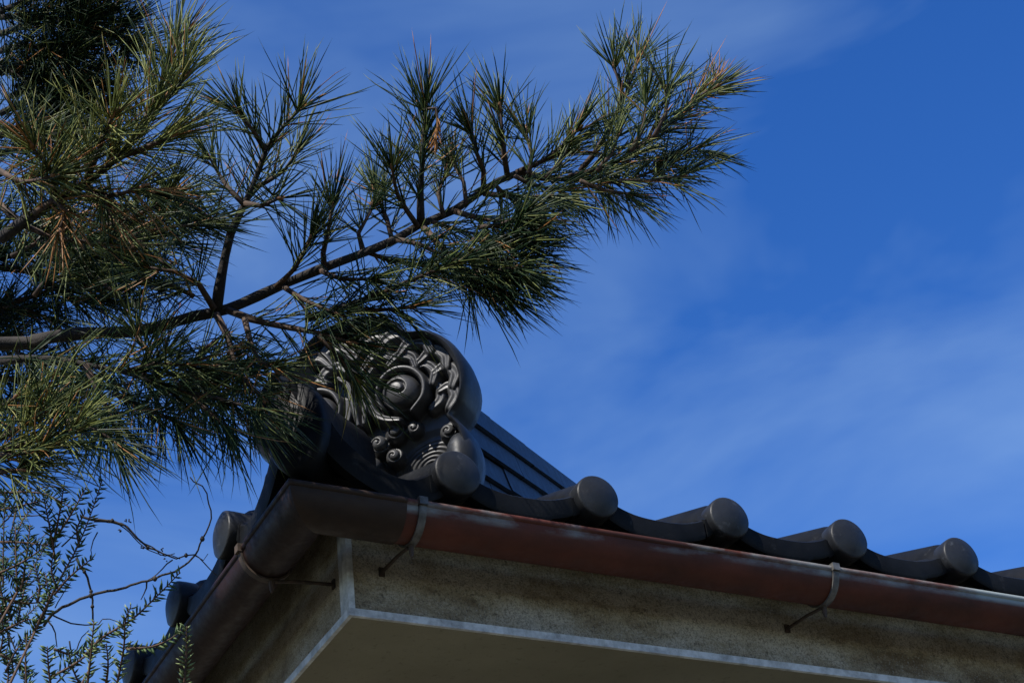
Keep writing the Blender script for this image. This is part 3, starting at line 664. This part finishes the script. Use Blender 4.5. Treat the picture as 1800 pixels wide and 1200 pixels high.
# boughs added between the trunk and the left eave to keep that side of the roof in shade
def to_px(p):
    v_ = p-CAM; z = v_@c_f; return 900+FPX*(v_@c_r)/z, 600-FPX*(v_@c_u)/z, z
for k, (zt, tip) in enumerate(((3.35, (-.62,.75,3.55)), (3.75, (-.55,.30,3.75)), (3.2, (-.70,1.15,3.50)), (3.6, (-.80,1.5,3.75)), (4.2, (-.80,.25,4.15)))):
    b0 = np.array((-1.85,.19,zt-.1)); tp = np.array(tip); md = b0*.5+tp*.5+np.array((0,0,.06))
    branch([b0, md, tp], .02, .006, name='bough')
    for q in range(16):
        t = .25+.75*q/15; c_ = b0*(1-t)+tp*t+np.array((0,0,.06*math.sin(math.pi*t)))
        dv = np.array((R.uniform(-.6,1), R.uniform(-1,1), R.uniform(-.3,.7))); dv /= np.linalg.norm(dv); e = c_+dv*R.uniform(.16,.26)
        x, y, z = to_px(e)
        if x > 130 or (x > -60 and y > 720): continue
        pr = [to_px(c_), to_px(c_*.5+e*.5+np.array((0,0,.015))), (x, y, z)]
        DB[0] = 0; S([(a, b_) for a, b_, _ in pr], pr[0][2], z, .005, .0, 520, .10, .95, -.1)

# ------------------------------------------------------------------ yew at the bottom left
yew = empty('yew_shrub', (-1.35, -.55, 0)); tag(yew, 'yew shrub with short flat needles rising at the bottom left corner', 'shrub')
YO = np.array((-1.35, -.55, 0.0))
def sprig(px, d0, d1, r0=.0022, ln=.0150, lit=.3, sp=230):
    n = len(px); pts = [at(x, y, d0+(d1-d0)*i/(n-1)) for i, (x, y) in enumerate(px)]
    P = spline(pts, .008); K = len(P); b = MB(); b.tube([p-YO for p in P], [r0*(1-.65*i/(K-1)) for i in range(K)], 6)
    o = b.build('sprig', M_ystem, yew)
    SEED[0] += 1; rg = np.random.default_rng(SEED[0]); A = np.array(P)-YO
    sl = np.linalg.norm(np.diff(A, axis=0), axis=1); cum = np.concatenate(([0], np.cumsum(sl))); Lt = cum[-1]
    side0 = np.cross(A[-1]-A[0], c_f); side0 /= np.linalg.norm(side0); tw = rg.uniform(-.7, .7)
    V = []; F = []; ti = []; m_ = int(Lt*sp)
    for i in range(m_*2):
        s = Lt*(i/(m_*2))+rg.uniform(-.001, .001); s = min(max(s, 0), Lt)
        p = np.array([np.interp(s, cum, A[:, k]) for k in range(3)]); p2 = np.array([np.interp(min(s+.01, Lt), cum, A[:, k]) for k in range(3)]); p1 = np.array([np.interp(max(s-.01, 0), cum, A[:, k]) for k in range(3)])
        t = p2-p1; t /= np.linalg.norm(t); sd_ = side0-t*(side0@t); sd_ /= np.linalg.norm(sd_); nn = np.cross(t, sd_)
        a_ = tw+rg.normal(0, .55); sg = 1 if i % 2 else -1
        e = sg*(sd_*math.cos(a_)+nn*math.sin(a_)); d = e*.86+t*rg.uniform(.15, 1.0); d /= np.linalg.norm(d)
        wv = np.cross(d, np.cross(t, e)); wv = wv/np.linalg.norm(wv); up = np.cross(d, wv)
        L = ln*rg.uniform(.55, 1.2)*(1 if s < Lt*.9 else .75); w_ = .00145
        if rg.random() < .12: continue
        k0 = len(V)
        V += [p-wv*w_*.5, p+wv*w_*.5, p+d*L*.5+wv*w_+up*.0006, p+d*L*.5-wv*w_+up*.0006, p+d*L-up*.0006, p+d*L*.5-up*.0007]
        F += [(k0, k0+1, k0+2, k0+3), (k0+3, k0+2, k0+4), (k0, k0+3, k0+5), (k0+1, k0+5, k0+2), (k0+3, k0+4, k0+5), (k0+2, k0+5, k0+4), (k0, k0+5, k0+1)]
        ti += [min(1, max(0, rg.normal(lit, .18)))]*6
    mesh('needle_rows', V, F, M_yew, o, True, ti)
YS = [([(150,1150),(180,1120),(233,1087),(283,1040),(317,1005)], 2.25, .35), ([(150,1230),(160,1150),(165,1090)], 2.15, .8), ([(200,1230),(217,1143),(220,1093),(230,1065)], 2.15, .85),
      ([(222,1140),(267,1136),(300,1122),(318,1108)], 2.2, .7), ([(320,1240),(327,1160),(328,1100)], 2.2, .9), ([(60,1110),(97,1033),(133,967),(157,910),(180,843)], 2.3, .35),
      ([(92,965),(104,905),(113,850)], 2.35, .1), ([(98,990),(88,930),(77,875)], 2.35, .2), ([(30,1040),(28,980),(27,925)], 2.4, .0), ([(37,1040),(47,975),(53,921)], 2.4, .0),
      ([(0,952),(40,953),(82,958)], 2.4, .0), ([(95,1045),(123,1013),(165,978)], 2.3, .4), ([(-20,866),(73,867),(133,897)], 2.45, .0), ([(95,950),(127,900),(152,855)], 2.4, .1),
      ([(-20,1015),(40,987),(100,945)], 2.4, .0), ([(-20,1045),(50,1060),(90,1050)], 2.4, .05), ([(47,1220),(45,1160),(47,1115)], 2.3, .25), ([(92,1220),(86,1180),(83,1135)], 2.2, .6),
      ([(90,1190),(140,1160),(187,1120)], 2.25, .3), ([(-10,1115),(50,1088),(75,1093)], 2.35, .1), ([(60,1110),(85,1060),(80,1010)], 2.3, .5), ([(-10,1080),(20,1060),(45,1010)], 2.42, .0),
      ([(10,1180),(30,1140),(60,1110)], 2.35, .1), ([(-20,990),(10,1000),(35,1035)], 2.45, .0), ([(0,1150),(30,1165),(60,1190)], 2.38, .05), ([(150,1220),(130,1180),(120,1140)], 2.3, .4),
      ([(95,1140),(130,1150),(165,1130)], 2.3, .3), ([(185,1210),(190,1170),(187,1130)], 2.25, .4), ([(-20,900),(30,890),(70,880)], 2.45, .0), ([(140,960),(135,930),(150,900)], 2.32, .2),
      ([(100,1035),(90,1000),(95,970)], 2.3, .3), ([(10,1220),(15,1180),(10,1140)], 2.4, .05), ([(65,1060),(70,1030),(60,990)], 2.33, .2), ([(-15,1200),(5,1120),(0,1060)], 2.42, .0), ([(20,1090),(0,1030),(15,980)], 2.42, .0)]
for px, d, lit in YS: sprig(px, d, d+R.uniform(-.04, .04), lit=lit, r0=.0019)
for k, (top, d) in enumerate((((62,1108), 2.3), ((30,1040), 2.4), ((155,1180), 2.18), ((92,1215), 2.22))):
    e = at(top[0], top[1], d); bs = YO+np.array((R.uniform(-.12,.12), R.uniform(-.12,.12), 0)); md = bs*.5+e*.5+np.array((R.uniform(-.1,.1), R.uniform(-.1,.1), .1))
    b = MB(); P = spline([bs, md, e], .06); b.tube([p-YO for p in P], [.013-.0115*i/(len(P)-1) for i in range(len(P))], 8); b.build('stem', M_ystem, yew)
# copies of a few sprigs through the shrub, mostly below the frame, added to darken the left eave
proto = []
for k in range(4):
    sprig([(150,1100), (150+R.uniform(-12,12),960), (150+R.uniform(-20,20),820)], 2.3, 2.3+R.uniform(-.03,.03), lit=.12+.12*k, r0=.0022)
    o = [q for q in yew.children if q.name.startswith('sprig')][-1]; c0 = Vector(at(150,1100,2.3)-YO)
    for me in (o.data, o.children[0].data): me.transform(Matrix.Translation(-c0))
    ax = Vector(at(150,820,2.3)-at(150,1100,2.3)).normalized(); proto.append((o, ax))
first = [True]*4
def put(pos, dirv, sc):
    i = R.randrange(4); o, ax = proto[i]
    if first[i]: t = o; first[i] = False
    else:
        t = o.copy(); scene.collection.objects.link(t); t.parent = yew
        c = o.children[0].copy(); scene.collection.objects.link(c); c.parent = t
    t.rotation_mode = 'QUATERNION'; t.location = Vector(pos-YO)
    t.rotation_quaternion = ax.rotation_difference(Vector(dirv).normalized()) @ Matrix.Rotation(R.uniform(0, 6.28), 3, ax).to_quaternion(); t.scale = (sc,)*3
n_in = 0
while n_in < 20:                                # dense dark twigs at the left edge of the picture
    x, y = R.uniform(-60, 120), R.uniform(900, 1260)
    if x > 40+(y-900)*.22: continue
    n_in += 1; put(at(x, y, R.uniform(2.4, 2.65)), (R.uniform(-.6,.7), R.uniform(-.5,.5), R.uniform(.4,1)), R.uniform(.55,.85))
def frame_xy(p):
    v_ = p-CAM; z = v_@c_f; return (900+FPX*(v_@c_r)/z, 600-FPX*(v_@c_u)/z) if z > .1 else (-999, 9999)
n_out = 0
while n_out < 240:
    a_ = R.uniform(0, 6.28); rr = math.sqrt(R.random()); p = np.array((-.95+.75*rr*math.cos(a_), .35+1.25*rr*math.sin(a_), R.uniform(.5, 2.55)))
    dv = np.array((math.cos(a_)*.7, math.sin(a_)*.7, R.uniform(.2,1))); q = p+dv/np.linalg.norm(dv)*.45
    ok = True
    for t_ in (p, q):
        x, y = frame_xy(t_)
        if y < 1215 and x > -15: ok = False
    if not ok or max(p[0], q[0]) > -.12: continue
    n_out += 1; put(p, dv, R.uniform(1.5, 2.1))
for k in range(7):
    e = np.array((-1.0+R.uniform(-.5,.5), .3+R.uniform(-.9,.9), 2.0)); bs = YO+np.array((R.uniform(-.1,.4), R.uniform(0,.9), 0))
    b = MB(); P = spline([bs, bs*.5+e*.5+np.array((.05,.03,.1)), e], .08); b.tube([p-YO for p in P], [.014-.011*i/(len(P)-1) for i in range(len(P))], 7); b.build('stem', M_ystem, yew)

# ------------------------------------------------------------------ bare vine
vine = empty('bare_vine', tuple(at(93, 1078, 2.45))); tag(vine, 'thin leafless vine with curling tendrils against the sky left of roof', 'vine'); VO = np.array(vine.location)
def z8(l_): return [(x/3, 800+y/3) for x, y in l_]
VN = [([(230,900),(280,835),(450,745),(600,710),(780,660),(920,610),(1000,560),(1030,525),(1070,440),(1105,370),(1110,290),(1090,200),(1068,162),(1020,140),(1005,115)], .0024, .0009),
      ([(420,320),(490,340),(560,345),(660,370),(720,430),(760,470),(840,510),(930,540),(980,525),(1025,525),(1080,570),(1140,632)], .0020, .0007),
      ([(490,330),(570,352),(640,362),(700,400),(740,455),(800,480),(850,520),(900,520),(950,545)], .0014, .0007), ([(500,350),(600,355),(680,400),(730,460),(790,500),(870,530),(920,520)], .0011, .0006),
      ([(910,550),(850,600),(800,650),(770,662)], .0011, .0006), ([(775,662),(770,700),(745,762)], .0013, .0006), ([(400,540),(445,610),(470,680),(490,760),(490,870)], .0019, .0014),
      ([(270,838),(370,885),(450,895),(520,890),(540,865)], .0013, .0007), ([(515,405),(490,450),(480,500),(490,540)], .0011, .0006), ([(250,870),(290,930),(295,1010)], .0013, .0007),
      ([(1030,527),(1070,548),(1100,520)], .0008, .0005), ([(370,980),(390,1040),(430,960),(470,920)], .0012, .0007), ([(0,380),(60,310),(150,250)], .0014, .0009), ([(40,320),(100,320),(230,310)], .0012, .0007),
      ([(200,178),(270,160),(340,180)], .0012, .0007), ([(330,480),(400,410),(440,370)], .0012, .0007), ([(540,865),(580,862),(620,875)], .0008, .0005), ([(290,800),(340,720),(370,670)], .001, .0006)]
for i, (px, r0, r1) in enumerate(VN):
    d = 2.45+.02*(i % 5); P = spline([at(x, y, d) for x, y in z8(px)], .008); P = [p+NR.normal(size=3)*.0006 for p in P]
    b = MB(); b.tube([p-VO for p in P], [r0+(r1-r0)*k/(len(P)-1) for k in range(len(P))], 6)
    if r0 > .0018:
        for q in (.22, .5, .75): p = P[int(len(P)*q)]-VO; b.tube([p-c_u*r0*1.6, p-c_u*r0*.5, p+c_u*r0*.6, p+c_u*r0*1.7], [r0*.6, r0*1.5, r0*1.35, r0*.5], 7)
    o = b.build('stem' if r0 > .0018 else 'tendril', M_vine, vine)
for (x, y) in ((660,345),(625,395),(760,480),(870,545),(855,500),(500,375),(680,340),(640,400),(880,555),(745,480)):
    P = [at(x/3+q*1.5*R.uniform(-1,1), 800+y/3+q*2*R.uniform(-1,1), 2.45) for q in range(4)]
    b = MB(); b.tube([p-VO for p in spline(P, .003)], .0011, 5); b.build('bud_cluster', M_vine, vine)
